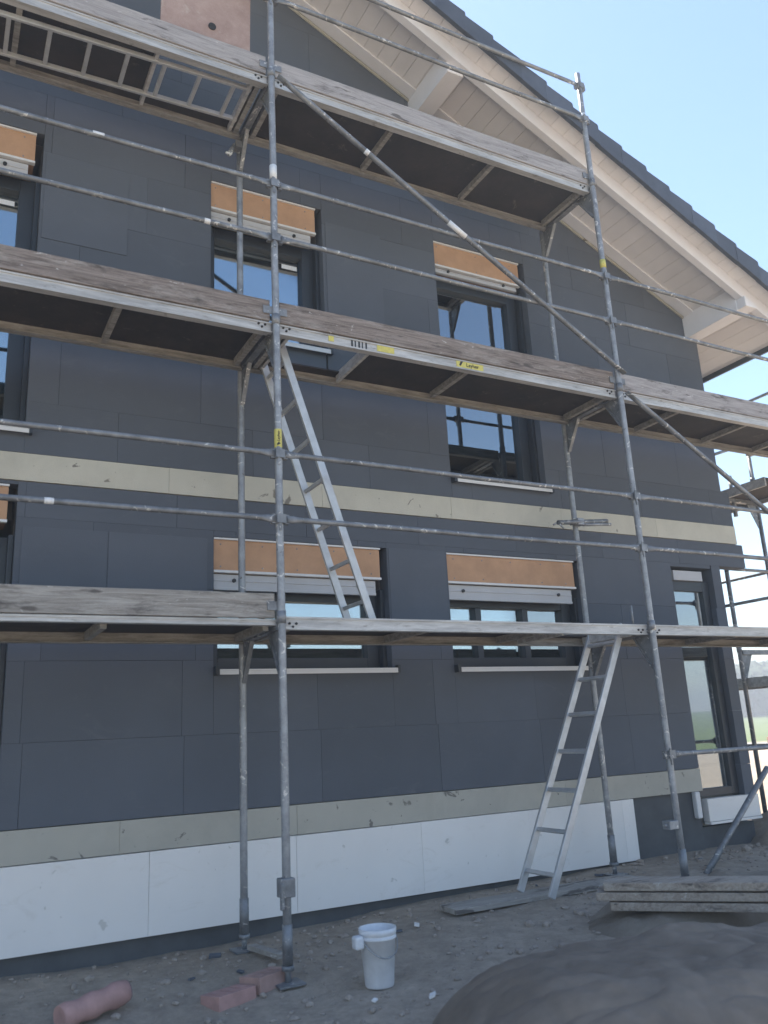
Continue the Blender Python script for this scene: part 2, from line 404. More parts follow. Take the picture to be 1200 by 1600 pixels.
edges = [3.208, 3.58, 4.08, 4.58, 5.08, 5.58, 6.08, 6.58, 7.08, 7.58, 8.08, 8.58, 9.0]
for a, b in zip(edges, edges[1:]): rows.append((a, b, 5.49 if a < 3.3 else 5.38))
low = [.832, 1.33, 1.83, 2.33, 2.765]
for a, b in zip(low, low[1:]): rows.append((a, b, 5.17))
rows.append((2.765, 3.008, 5.57))
boards(rows, .14, 'eps', 'insulation_boards', seed=4)
boards([(3.012, 3.204, 5.49)], .14, 'wool', 'beige_insulation_band', jit=.002, L=1.2, seed=8, y0=.992)
boards([(.632, .828, 4.47)], .14, 'wool_low', 'beige_base_band', jit=.002, L=1.2, seed=11, y0=.992, ops=[])
boards([(.135, .628, 3.60)], .10, 'white_ins', 'white_base_insulation', jit=.001, L=1.0, seed=2, y0=.985, ops=[])
# a few cut filler boards standing a touch proud between the windows
fb = MB(); rg = random.Random(3)
for (a, b, c, d) in ((-1.40, -.86, 1.96, 2.70), (-.855, -.17, 1.96, 2.70), (1.315, 1.85, 2.12, 2.72), (-1.40, -.8, 4.85, 5.55), (.86, 1.4, 4.7, 5.6)):
    fb.box(a, b, .9955-rg.random()*.002, 1.005, c, d)
build_each(fb, 'filler_board', 'eps', house, .001)
# masonry behind, window reveals
bk = MB()
def wallrects(x0, x1, z0, z1, ops):
    r = [(x0, x1, z0, z1)]
    for o in ops: r = sub(r, o)
    return r
for a, b, c, d in wallrects(XL+.05, 5.15, -.4, 5.4, [OP[k] for k in OP]+[(4.47, 5.151, .57, 2.76)]): bk.box(a, b, 1.142, 1.40, c, d)
bk.prism([(XL+.1, 1.142, 5.402), (5.15, 1.142, 5.402), (5.15, 1.142, 5.5), (RX, 1.142, 8.7), (XL+.1, 1.142, 5.5)], (0, .258, 0)) if False else None
for a, b, c, d in wallrects(XL+.05, 5.15, 5.4, 8.9, [OP[k] for k in OP]):
    pass
rs = [(x, x+.5, 5.401, 9.2) for x in [XL+.05+.5*i for i in range(28)] if x < 5.1]
for o in OP.values(): rs = sub(rs, o)
for a, b, c, d in rs:
    b = min(b, 5.15)
    poly = [(a, c), (b, c), (b, d), (a, d)]
    poly = clip(poly, lambda p: p[1]-(5.596+.479*(5.204-p[0])-.03)); poly = clip(poly, lambda p: p[1]-(5.596+.479*(5.204-(2*RX-p[0]))-.03))
    if len(poly) > 2: bk.prism([(p[0], 1.142, p[1]) for p in poly], (0, .258, 0))
bk.build('masonry_wall', 'plaster', house)
bs = MB(); bs.box(XL+.05, 4.44, 1.03, 1.139, -.4, .64); bs.box(4.44, 5.16, 1.06, 1.139, -.4, .31)
bs.build('foundation_base', 'base', house)
# side, back walls and floors
sw = MB()
def wallrects2():
    r = [(1.252, 9.1, -.4, 2.76)]
    for o in ((1.255, 3.9, .57, 2.70), (4.35, 5.75, .95, 2.50)): r = sub(r, o)
    return r
for a, b, c, d in wallrects2(): sw.box(4.90, 5.148, a, b, c, d)
sw.box(4.90, 5.148, 1.402, 9.1, 2.765, 5.45)
sw.box(XL+.05, XL+.3, 1.402, 9.1, -.4, 5.4)
for a, b, c, d in wallrects(XL+.3, 4.9, -.4, 5.6, [(.9, 2.3, .9, 2.3), (2.9, 4.3, .15, 2.4), (-3, -1.5, .9, 2.2), (1.6, 2.6, 3.8, 5.2)]): sw.box(a, b, 8.85, 9.1, c, d)
sw.box(XL+.3, 4.9, 1.402, 8.85, .02, .10)
sw.box(XL+.3, 4.9, 1.402, 8.85, 2.84, 3.06)
sw.box(XL+.3, 4.9, 1.402, 8.85, 5.85, 5.95)
sw.box(-.95, -.80, 1.402, 8.85, .1, 2.84); sw.box(-.95, -.80, 1.402, 8.85, 3.06, 5.85); sw.box(1.3, 1.45, 1.402, 8.85, 3.06, 5.85); sw.box(-.8, 4.9, 5.2, 5.32, 3.06, 5.85)
sw.prism([(XL+.3, 8.9, 5.6), (4.9, 8.9, 5.6), (RX, 8.9, 8.6)], (0, .2, 0))
sw.build('interior_walls', 'plaster', house)
si = MB(); si.box(5.15, 5.378, 1.145, 9.1, 2.90, 5.42); si.build('side_insulation', 'eps', house)
si = MB(); si.box(5.17, 5.32, 1.30, 1.60, -.3, 2.70); si = None
# white step / insulation upstand under the corner glazing
st = MB(); st.box(4.50, 5.19, .985, 1.058, .36, .555); st.box(4.50, 5.19, .975, 1.055, .335, .356); st.build('white_door_sill', 'white_ins', house, bevel=.003)
st = MB(); st.box(5.032, 5.168, 1.001, 1.14, .55, .829); st.build('corner_board', 'eps', house)
st = MB(); st.box(4.35, 4.41, .975, 1.028, .40, .629); st.build('white_downpipe', 'white_metal', house, bevel=.01)
# dark corner post
st = MB(); st.box(5.032, 5.165, 1.143, 1.25, .57, 2.762); st.build('corner_post', 'frame', house, bevel=.004)

def window(key, blind=True, mull=(), trans=(), slat=True, label=None, sill=True, fw=.075, gy=1.20, orange_h=.235, rail_h=.13, rw=.06):
    x0, x1, z0, z1 = OP[key]
    wn = MB()                                             # outer frame
    e = .0015; y0, y1 = 1.15, 1.235
    top = z1-(orange_h+.02) if blind else z1-e
    ft = top-rail_h*.55 if slat else top
    wn.box(x0+e, x0+fw, y0, y1, z0+e, ft-e); wn.box(x1-fw-rw, x1-e, y0, y1, z0+e, ft-e)
    wn.box(x0+fw, x1-fw-rw, y0+.001, y1, z0+e, z0+fw+.02); wn.box(x0+fw, x1-fw-rw, y0+.001, y1, ft-fw-.03, ft-e)
    for mx_ in mull: wn.box(mx_-.03, mx_+.03, y0+.002, y1-.002, z0+fw+.02, ft-fw-.03)
    for tz in trans: wn.box(x0+fw, x1-fw-rw, y0+.003, y1-.003, tz-.03, tz+.03)
    # guide channels for the shutter
    wn.box(x0+e, x0+.035, 1.075, 1.149, z0+e, ft); wn.box(x1-.035, x1-e, 1.075, 1.149, z0+e, ft)
    win = wn.build('window', 'frame', house, bevel=.003)
    if label: win['label'] = label
    pn = MB(); pn.box(x0+fw-.01, x1-fw-rw+.01, gy, gy+.006, z0+fw+.01, ft-fw-.02); pn.build('pane', 'glass', win)
    if key in ('U2', 'U1'):
        b = MB(); b.box(x1-.30, x1-.16, gy-.003, gy-.001, ft-.21, ft-.17); b.build('pane_sticker', 'tape', win)
    if blind:
        b = MB(); b.box(x0+.004, x1-.055, 1.022, 1.30, top+.012, z1-.016); b.build('blind_box', 'orange', win, bevel=.003)
        b = MB(); b.box(x0+.004, x1-.052, 1.006, 1.03, z1-.016, z1-.002); b.box(x0+.004, x1-.052, 1.006, 1.045, top-.006, top+.012); build_each(b, 'metal_edge', 'white_metal', win, .002)
        nsc = 3 if x1-x0 < 1.2 else 5
        b = MB()
        for q_ in range(nsc):
            xx = x0+.06+(x1-x0-.2)*q_/(nsc-1)+random.uniform(-.02, .02)
            for zz in (top+.04, z1-.05): b.tube((xx, 1.0195, zz), (xx, 1.0225, zz), .006, 8)
        build_each(b, 'screw', 'steel_dark', win)
        if slat:
            b = MB(); b.box(x0+.01, x1-.095, 1.035, 1.062, top-rail_h, top-.014)
            b.box(x0+.01, x1-.095, 1.028, 1.0345, top-rail_h, top-rail_h+.02); b.box(x0+.01, x1-.095, 1.030, 1.0345, top-rail_h*.5, top-rail_h*.5+.008)
            s_ = b.build('shutter_rail', 'slat', win, bevel=.002)
            b = MB()
            for q in (x0+.16, x1-.25): b.tube((q, 1.02, top-rail_h*.45), (q, 1.034, top-rail_h*.45), .014, 12)
            build_each(b, 'rail_stopper', 'black', win)
    if sill:
        s_ = MB(); s_.box(x0+.03, x1+.02, .945, 1.15, z0-.012, z0-.001); s_.box(x0+.03, x1+.02, .945, .949, z0-.038, z0-.013)
        s_.build('window_sill', 'white_metal', win)
        s_ = MB(); s_.box(x0+.0, x0+.028, .94, 1.0, z0-.04, z0+.02); s_.box(x1+.022, x1+.04, .94, .99, z0-.04, z0+.02); build_each(s_, 'sill_end_cap', 'frame', win)
    return win
window('U1'); window('U2')
w3 = window('U3', rail_h=.06)
window('G1', orange_h=.235, sill=False)
window('G2'); w5 = window('G3', mull=(2.25, 2.75), rail_h=.14)
x0, x1, z0, z1 = OP['G4']
wn = MB(); wn.box(x0+.002, x0+.03, 1.06, 1.12, z0, 2.6); wn.box(x1-.09, x1-.002, 1.06, 1.12, z0, 2.6); wn.box(x0+.03, x1-.09, 1.061, 1.12, z0, z0+.07); wn.box(x0+.03, x1-.09, 1.061, 1.12, 2.50, 2.6)
win = wn.build('corner_window', 'frame', house, bevel=.003)
pn = MB(); pn.box(x0+.02, x1-.08, 1.09, 1.096, z0+.06, 2.51); pn.build('pane', 'glass', win)
b = MB(); b.box(x0+.06, x1-.10, 1.03, 1.12, 2.602, 2.70); b.build('shutter_rail', 'slat', win, bevel=.003)
wn = MB(); wn.box(5.0, 5.08, 1.257, 1.30, .57, 2.70); wn.box(5.0, 5.08, 3.82, 3.898, .57, 2.70); wn.box(5.0, 5.08, 1.30, 3.82, .57, .64); wn.box(5.0, 5.08, 1.30, 3.82, 2.6, 2.70)
win = wn.build('side_window', 'frame', house); pn = MB(); pn.box(5.03, 5.036, 1.29, 3.83, .63, 2.61); pn.build('pane', 'glass', win)

wn = MB(); wn.box(5.0, 5.08, 4.352, 4.41, .952, 2.498); wn.box(5.0, 5.08, 5.69, 5.748, .952, 2.498); wn.box(5.0, 5.08, 4.41, 5.69, .952, 1.02); wn.box(5.0, 5.08, 4.41, 5.69, 2.43, 2.498); wn.box(5.001, 5.079, 5.00, 5.09, 1.02, 2.43)
win = wn.build('side_window', 'frame', house); pn = MB(); pn.box(5.03, 5.036, 4.40, 5.70, 1.01, 2.44); pn.build('pane', 'glass', win)

# ---- roof
SL = math.atan(.479); ux = Vector((math.cos(SL), 0, -math.sin(SL))); un = Vector((math.sin(SL), 0, math.cos(SL)))
EX = 6.02                                                  # eave
def rp(x, y, off): return Vector((x, y, off_z(x, off)))
roof = empty('roof', (0, 0, 0), None, None); roof.parent = house; roof.location = (0, -1, 0)
bpy.context.view_layer.update()
def rbuild(mb, name, mat, bevel=0, parent=None, label=None):
    o = mb.build(name, mat, parent or roof, bevel=bevel)
    if label: o['label'] = label
    return o
# tongue-and-groove soffit boards, running outwards from the wall
sb = MB(); x = RX+.02
while x < EX-.01:
    xb = min(x+.135, EX)
    a, b = x+.0022, xb-.0022
    sb.prism([rp(a, .05, random.uniform(0, .002)), rp(b, .05, 0), rp(b, .05, .02), rp(a, .05, .02)], (0, 9.2, 0))
    x = xb
x = RX-.02
while x > 2*RX-EX+.01:
    xb = x-.135
    sb.prism([rp(x-.003, .05, 0), rp(xb+.003, .05, 0), rp(xb+.003, .05, .02), rp(x-.003, .05, .02)], (0, 9.2, 0)); x = xb
rbuild(sb, 'soffit_boards', 'soffit')
sb = MB()
for s in (1, -1):
    e = EX if s > 0 else 2*RX-EX
    sb.prism([rp(RX, .045, .021), rp(e, .045, .021), rp(e, .045, .09), rp(RX, .045, .09)], (0, 9.21, 0))
rbuild(sb, 'roof_deck', 'seam')
# verge trim board right under the tiles (dark) and tiles
tl = MB(); nT = 0; TLn = .315; L = (EX+.04-RX)/math.cos(SL); k = 0
while k*TLn < L:
    for s in (1, -1):
        d0 = L-(k+1)*TLn; d1 = L-k*TLn+.03
        x0_, x1_ = RX+d0*math.cos(SL), RX+d1*math.cos(SL)
        def q(x, o): return rp(x, 0, o) if s > 0 else rp(2*RX-x, 0, o)
        A = [q(x0_, -.080), q(x1_, -.080), q(x1_, .122), q(x1_-.006, .140), q(x0_, .096)]
        jit = random.uniform(-.004, .004)
        tl.prism([Vector((p.x, .0+jit, p.z)) for p in A], (0, .042, 0))
        B = [q(x0_, .091), q(x1_, .10), q(x1_, .122), q(x1_-.006, .140), q(x0_, .096)]
        tl.prism([Vector((p.x, .0425+jit, p.z)) for p in B], (0, 9.15, 0))
    k += 1
rbuild(tl, 'verge_tiles', 'tile', bevel=.004)
# barge rafter carried on the purlin ends, and rafter strip along the wall
for s in (1, -1):
    e = EX-.03 if s > 0 else 2*RX-EX+.03
    br = MB(); br.prism([rp(RX, .23, -.15), rp(e, .23, -.15), rp(e, .23, -.002), rp(RX, .23, -.002)], (0, .075, 0)); rbuild(br, 'barge_rafter', 'white_wood', .003)
    br = MB(); br.prism([rp(RX, .84, -.022), rp(e-.62*s, .84, -.022), rp(e-.62*s, .84, -.002), rp(RX, .84, -.002)], (0, .125, 0)); rbuild(br, 'wall_trim_board', 'white_wood', .002)
    br = MB(); br.prism([rp(RX, .975, -.03), rp(e-.66*s, .975, -.03), rp(e-.66*s, .975, -.01), rp(RX, .975, -.01)], (0, .02, 0)); rbuild(br, 'sealing_strip', 'wool', .001)
def purlin(x0, x1, bot):
    p = MB(); z0 = min(off_z(x0), off_z(x1))
    zb = off_z(x0)+bot
    ytop = [(x0, off_z(x0, -.002)), (x1, off_z(x1, -.002))]
    p.prism([(x0, .305, zb), (x1, .305, zb), (x1, .305, ytop[1][1]), (x0, .305, ytop[0][1])], (0, 1.2, 0))
    # tongue under the barge rafter
    p.prism([(x0+.004, .20, zb+.001), (x1-.004, .20, zb+.001), (x1-.004, .20, off_z(x1)-.154), (x0+.004, .20, off_z(x0)-.154)], (0, .104, 0)) if off_z(x1)-.154 > zb+.02 else None
    rbuild(p, 'purlin', 'white_wood', .006)
purlin(1.80, 1.97, -.25); purlin(5.205, 5.385, -.27); purlin(-1.7, -1.5, -.28); purlin(-5.17, -5.0, -.33)
# eave gutter
gb = MB(); gz = off_z(EX)
gb.box(EX+.004, EX+.03, .06, 9.2, gz-.055, gz+.10)
prof = [(EX+.03+.065*(1-math.cos(a)), gz+.05-.065*math.sin(a)) for a in [math.pi*i/10 for i in range(11)]]
gb.prism([(x, .06, z) for x, z in prof]+[(x*1.0-.0, .06, z+.004) for x, z in prof[::-1] if False], (0, 9.1, 0))
rbuild(gb, 'gutter', 'gutter')
# ridge ends closed; the left eave
gb = MB(); e2 = 2*RX-EX; gb.box(e2-.03, e2-.004, .06, 9.2, gz-.055, gz+.10); rbuild(gb, 'gutter', 'gutter')

# things on the inner sill of the tall upper window
bt = MB(); bt.path([(2.66, 1.27, 3.48), (2.66, 1.27, 3.60), (2.66, 1.27, 3.64), (2.66, 1.27, 3.70)], [.035, .035, .015, .014], 14)
tag(bt.build('bottle', 'white_metal'), 'small pale bottle standing inside the tall upper window above its sill', 'bottle')

# ------------------------------------------------------------------ facade scaffold
W = .73; BX = [-3.07, 0.0, 3.07, 6.14]
scaf = empty('facade_scaffold', (0, 0, 0), 'three storey galvanised steel scaffold with plank decks standing before the dark facade', 'scaffold')
rg = random.Random(11)
def dent(a, b, r, n=7, amp=.0025):
    a, b = Vector(a), Vector(b); pts = []
    for i in range(n+1):
        t = i/n; p = a.lerp(b, t); pts.append(p+Vector((rg.uniform(-amp, amp), rg.uniform(-amp, amp), 0)) if 0 < i < n else p)
    return pts, [r]*(n+1)
poles = {}
def pole(x, y, z0, z1, lev):
    p = MB(); pts, rs = dent((x, y, z0), (x, y, z1), .0242, 12, .0015); p.path(pts, rs)
    po = p.build('scaffold_pole', 'steel', scaf)
    c = MB()
    for k in lev:
        if 2*k < z1: c.tube((x, y, 2*k-.05), (x, y, 2*k+.024), .029)
    c.tube((x, y, z0-.002), (x, y, z0+.20), .029)
    build_each(c, 'pole_collar', 'steel_dark', po)
    bse = MB(); gz_ = z0; bse.tube((x, y, gz_-.09), (x, y, gz_), .017); bse.tube((x, y, gz_-.03), (x, y, gz_-.004), .036, 8)
    bse.box(x-.075, x+.075, y-.075, y+.075, gz_-.098, gz_-.088); bse.build('base_plate', 'steel_dark', po)
    return po
zb = {}
for x in BX:
    for y in (0, W):
        z0 = ground_z(x, y)+.10
        top = 7.18 if (y == 0 and x == 3.07) else (7.6 if y == 0 and x <= 0 else (6.0 if y and x <= 3.07 else 5.2 if y == 0 else 4.0))
        poles[(x, y)] = pole(x, y, z0, top, (1, 2, 3))
# guard rail wedge housings
def housing(x, zc, po):
    h = MB()
    for s in (-1, 1):
        h.box(x+s*.026 if s > 0 else x-.056, x+.056 if s > 0 else x-.026, -.02, .012, zc-.03, zc+.03)
    h.beam((x-.012, -.034, zc+.045), (x-.006, -.03, zc-.075), .006, .018, (1, 0, 0))
    h.box(x-.03, x+.03, -.040, -.026, zc-.028, zc+.028)
    h.build('wedge_housing', 'steel_dark', po)
for x in BX:
    for zc in (1.02, 2.60, 3.03, 4.60, 5.03, 6.66, 7.03):
        if zc > 5.2 and x == 6.14: continue
        if zc < 1.7 and x < 3: continue
        housing(x, zc, poles[(x, 0)])
# rails
def rail(x0, x1, z, y=-.02):
    p = MB(); a, b = x0+.035, x1-.035; s = rg.uniform(-.004, .004)
    p.path([(a, y, z), (a+.05, y, z), (a+.10, y, z+s*.3), (a+.8, y, z+s), (.5*(a+b), y, z-.006+s), (b-.8, y, z-.003), (b-.10, y, z), (b-.05, y, z), (b, y, z)],
           [(.006, .024), (.008, .024), .0178, .0178, .0178, .0178, .0178, (.008, .024), (.006, .024)], 14)
    o = p.build('guardrail', 'steel_dark', scaf)
    return o
RL = []
for i in range(3):
    a, b = BX[i], BX[i+1]
    zs = [3.03, 2.60, 5.03, 4.60]
    if i < 2: zs += [7.03, 6.66]
    if i == 2: zs += [1.02]
    for z in zs: RL.append(((i, z), rail(a, b, z)))
RL = dict(RL)
# white paint bands on rails
def band(po, a, b, r, mat='tape', name='paint_band'):
    q = MB(); q.tube(a, b, r, 16); q.build(name, mat, po)
band(RL[(0, 5.03)], (-1.22, -.02, 5.031), (-1.15, -.02, 5.03), .0186)
band(RL[(0, 4.60)], (-.50, -.02, 4.598), (-.46, -.02, 4.598), .0186)
band(RL[(0, 2.60)], (-1.38, -.02, 2.597), (-1.33, -.02, 2.597), .0186)
A0, B0 = poles[(0, 0)], poles[(3.07, 0)]
band(A0, (0, 0, 5.08), (0, 0, 5.19), .0258)
band(B0, (3.07, 0, 5.12), (3.07, 0, 5.20), .0262, 'yellow', 'yellow_tape'); band(B0, (3.07, 0, 6.66), (3.07, 0, 6.73), .0262, 'tape')
# yellow maker's sticker on pole A
q = MB(); n = 10
q.tube((0, 0, 3.075), (0, 0, 3.20), .0252, 20, cap=False); ys_ = q.build('yellow_label', 'yellow', A0)
mw = Matrix.Translation((-.004, -.0262, 3.12)) @ Matrix.Rotation(R(90), 4, 'X') @ Matrix.Rotation(R(90), 4, 'Z')
# check-mark flag plus the wordmark, reading upwards
text_mesh('Layher', 'label_lettering', 'black', A0, Matrix.Translation((-.006, -.0262, 3.15)) @ Matrix.Rotation(R(90), 4, 'X') @ Matrix.Rotation(R(90), 4, 'Z'), .026)
q = MB(); q.prism([(-.016, -.0262, 3.085), (.006, -.0262, 3.098), (-.004, -.0262, 3.112), (-.018, -.0262, 3.096)], (0, .001, 0)); q.build('label_mark', 'black', A0)

# transoms with corner brackets at each level
def transom(x, k):
    z = 2*k
    t = MB(); t.box(x-.025, x+.025, .026, W-.026, z-.085, z-.035)
    for s, y0, yd in ((1, .026, 1), (-1, W-.026, -1)):
        t.prism([(x-.004, y0, z-.086), (x-.004, y0+yd*.16, z-.086), (x-.004, y0, z-.34)], (.008, 0, 0))
        t.beam((x, y0+yd*.17, z-.09), (x, y0+yd*.006, z-.35), .03, .012, (0, 1, 0))
    t.build('transom', 'steel_dark', scaf)
for k, xs_ in ((1, BX), (2, BX), (3, BX[:3])):
    for x in xs_: transom(x, k)

def deck(i, k, hatch=None, lid=False, cross=(.34, .67), toe=None, beam='beam', bb=.098, bt=.022):
    a, b = BX[i]+.035, BX[i+1]-.035; z = 2*k
    d = MB(); y0, y1 = .062, .655
    segs = [(a, b)] if not hatch else [s for s in ((a, hatch[0]), (hatch[1], b)) if s[1]-s[0] > .05]
    for s0, s1 in segs: d.box(s0, s1, y0, y1, z-.032, z-.020)
    if hatch: d.box(hatch[0], hatch[1], .56, y1, z-.032, z-.020)
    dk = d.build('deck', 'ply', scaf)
    o = MB(); o.box(a-.02, b+.02, .035, .061, z-bb, z-bt); o.box(a-.02, b+.02, .029, .0345, z-bb, z-bb+.012); o.box(a-.02, b+.02, .029, .0345, z-bt-.014, z-bt-.002); o.box(a, b, .0615, .085, z-bb, z-bb+.006)
    OB = o; nf = len(OB.bm.faces)
    for xe, s in ((a+.03, 1), (b-.03, -1)):
        for dx, dz in ((0, 0), (.045, 0), (.022, -.020)):
            if bb-bt > .06: OB.tube((xe+s*dx, .0285, z-.045+dz), (xe+s*dx, .0352, z-.045+dz), .008, 10)
    OB.bm.faces.ensure_lookup_table()
    for f in OB.bm.faces[nf:]: f.material_index = 1
    ob = OB.build('outer_beam', beam, dk); ob.data.materials.append(M['seam'])
    o = MB(); o.box(a-.02, b+.02, .656, .682, z-.098, z-.003); o.box(a, b, .625, .6555, z-.098, z-.090)
    o.build('inner_beam', 'beam_dirty', dk, bevel=.0015)
    for c in list(cross)+[.012, .988]:
        xx = a+(b-a)*c
        if hatch and hatch[0]-.02 < xx < hatch[1]+.02: continue
        o = MB(); o.box(xx-.018, xx+.018, .0855, .6245, z-.085, z-.034); o.build('cross_bar', 'beam_dirty', dk)
    if hatch:
        for xx in hatch:
            o = MB(); o.box(xx-.012, xx+.012, .0855, .6245, z-.088, z-.012); o.build('hatch_edge', 'beam', dk)
    if lid:
        o = MB(); l0, l1 = hatch; n = 12
        o.prism([(l0+.01, .10, z+.0), (l1-.01, .10, z+.0), (l1-.01, .055, z+.86), (l0+.01, .055, z+.86)], (0, .012, 0))
        ld = o.build('hatch_lid', 'lid', dk, bevel=.003); ld['label'] = 'reddish weathered plywood hatch lid standing upright'
        o = MB(); zz = z+.30; o.tube((-.42, .075, zz), (-.42, .0832, zz+.0005), .028, 18); o.build('finger_hole', 'seam', ld)
    if toe:
        o = MB(); n = 24; x0, x1 = BX[i]+.035, BX[i+1]-.035; h = .135; zt = z-bt+.004
        V = []
        for j in range(n+1):
            t = j/n; x = x0+(x1-x0)*t; dz = noise.noise(Vector((x*1.3, k*7, i)))*.004; dy = noise.noise(Vector((x*.8, k*3, i+9)))*.004
            V.append([o.bm.verts.new(p) for p in ((x, .018+dy, zt), (x, .052+dy, zt), (x, .052+dy, z+h+dz), (x, .018+dy, z+h+dz))])
        for A, B in zip(V, V[1:]):
            for c in range(4): o.bm.faces.new((A[c], A[(c+1) % 4], B[(c+1) % 4], B[c]))
        o.bm.faces.new(V[0][::-1]); o.bm.faces.new(V[-1])
        tb = o.build('toe_board', toe, scaf, bevel=.003)
        o = MB()
        o.box(x0-.02, x0+.05, .009, .0165, z+.03, z+.085); o.box(x1-.05, x1+.02, .009, .0165, z+.03, z+.085)
        build_each(o, 'end_fitting', 'steel_dark', tb, .001)
    return dk, ob
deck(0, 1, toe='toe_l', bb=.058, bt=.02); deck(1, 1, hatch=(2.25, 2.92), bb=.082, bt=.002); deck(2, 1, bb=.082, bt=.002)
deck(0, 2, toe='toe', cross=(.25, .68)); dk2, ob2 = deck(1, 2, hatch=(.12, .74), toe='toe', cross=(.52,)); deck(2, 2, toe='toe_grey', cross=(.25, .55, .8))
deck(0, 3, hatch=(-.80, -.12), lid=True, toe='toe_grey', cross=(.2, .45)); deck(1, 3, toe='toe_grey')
# stickers on the level-two beam
def patch(parent, x0, x1, z0, z1, mat, name, y=.0325):
    q = MB(); q.box(x0, x1, y-.0008, y+.002, z0, z1); return q.build(name, mat, parent)
yl = patch(ob2, 1.455, 1.70, 3.915, 3.978, 'yellow', 'yellow_label')
text_mesh('Layher', 'label_lettering', 'black', ob2, Matrix.Translation((1.60, .0308, 3.940)) @ Matrix.Rotation(R(90), 4, 'X'), .042)
q = MB(); q.prism([(1.478, .0308, 3.930), (1.492, .0308, 3.925), (1.518, .0308, 3.968), (1.492, .0308, 3.962)], (0, .0006, 0)); q.build('label_mark', 'black', ob2)
patch(ob2, .78, .92, 3.918, 3.972, 'yellow', 'worn_label'); patch(ob2, .40, .44, 3.925, 3.965, 'yellow', 'worn_label')
q = MB()
for j in range(5): q.box(.575+j*.028, .583+j*.028+rg.uniform(0, .006), .0318, .0335, 3.915, 3.985)
q.build('tally_marks', 'black', ob2)

# diagonal braces
def brace(a, b, nm='diagonal_brace'):
    a, b = Vector(a), Vector(b); d = (b-a).normalized(); L_ = (b-a).length
    p = MB(); p.path([a, a+d*.06, a+d*.12, a+d*L_*.5, b-d*.12, b-d*.06, b], [(.026, .006), (.026, .008), .0212, .0212, .0212, (.026, .008), (.026, .006)], 14)
    return p.build(nm, 'steel_dark', scaf)
b1 = brace((.03, -.052, 5.93), (3.10, -.052, 4.10))
def on(a, b, t): return Vector(a).lerp(Vector(b), t)
band(b1, on((.03, -.052, 5.93), (3.10, -.052, 4.10), .455), on((.03, -.052, 5.93), (3.10, -.052, 4.10), .505), .022)
band(b1, on((.03, -.052, 5.93), (3.10, -.052, 4.10), .225), on((.03, -.052, 5.93), (3.10, -.052, 4.10), .235), .022)
brace((3.09, -.052, 3.93), (6.16, -.052, 2.12))
# wall ties
def tie(a, b, pc):
    q = MB(); q.tube(a, b, .02, 14); o = q.build('wall_tie', 'steel_dark', scaf)
    q = MB(); q.box(pc[0]-.035, pc[0]+.035, pc[1]-.05, pc[1]+.03, pc[2]-.03, pc[2]+.03); q.tube((pc[0]-.05, pc[1]-.05, pc[2]-.015), (pc[0]-.05, pc[1]+.04, pc[2]-.015), .008, 8)
    q.build('coupler', 'steel', o, bevel=.005)
tie((2.80, .64, 2.955), (3.42, .70, 3.03), (3.07, .70, 2.99))
q = MB(); q.tube((3.10, .668, 2.965), (3.42, .66, 2.99), .014, 12); q.tube((2.73, .62, 2.925), (2.80, .66, 2.955), .009, 8); q.tube((2.84, .62, 2.90), (2.80, .64, 2.955), .009, 8); build_each(q, 'tie_rod', 'steel', scaf)
tie((-.05, .70, 5.86), (-.12, .62, 5.70), (-.02, .70, 5.85))
q = MB(); q.tube((-.15, .60, 5.69), (-.10, .62, 5.71), .008, 8); q.tube((-.12, .60, 5.68), (-.10, .62, 5.72), .008, 8); q.build('tie_rod', 'tape', scaf)
# long raker tube at the right foot
q = MB(); q.tube((3.55, .25, .10), (4.7, .45, .82), .0242, 14); q.build('raker_tube', 'steel_dark', scaf)
q = MB(); q.box(2.95, 3.04, -.035, .04, .50, .56); q.tube((2.93, 0, .53), (3.05, 0, .53), .012, 8); q.build('coupler', 'steel', B0, bevel=.006)
q = MB(); q.box(-.045, .04, -.04, .04, .42, .52); q.box(-.05, -.03, -.05, -.02, .36, .50); q.build('coupler', 'steel_dark', A0, bevel=.006)
q = MB(); q.tube((3.0, .12, 2.0), (3.0, .12, 2.16), .008, 8); q.build('locking_pin', 'steel', B0)

# ------------------------------------------------------------------ ladders
def ladder(name, lab, top, bot, y0, y1, nr, horiz=False, grp='aluminium scaffold ladders', rw=.055):
    o = empty(name, bot, lab, 'ladder', grp)
    top, bot = Vector(top), Vector(bot); d = (top-bot)
    for y in (y0, y1):
        q = MB(); a, b = Vector((bot.x, y, bot.z)), Vector((top.x, y, top.z))
        q.beam(a, b, .024, rw, (0, 1, 0)) if False else q.beam(a, b, rw, .024, (0, 1, 0))
        q.build('rail', 'alu', o, bevel=.004)
    for i in range(nr):
        t = (i+.5)/nr; p = bot+d*t
        q = MB(); q.beam((p.x, y0+.012, p.z), (p.x, y1-.012, p.z), .028, .028, d.normalized()); q.build('rung', 'alu', o, bevel=.004)
    return o
ladder('ladder', 'aluminium ladder hanging from the middle deck down to the lowest deck, beside the left pole', (.12, .25, 3.98), (.755, .25, 2.01), .25, .60, 7)
ladder('ladder', 'aluminium ladder standing on the ground, leaning up to the lowest deck beside the right pole', (2.96, .2, 2.02), (2.00, .2, .135), .20, .55, 7)
ladder('ladder', 'aluminium ladder folded flat beneath the hatch of the top left deck', (-.10, .2, 5.935), (-2.12, .2, 5.88), .16, .50, 8, rw=.035)

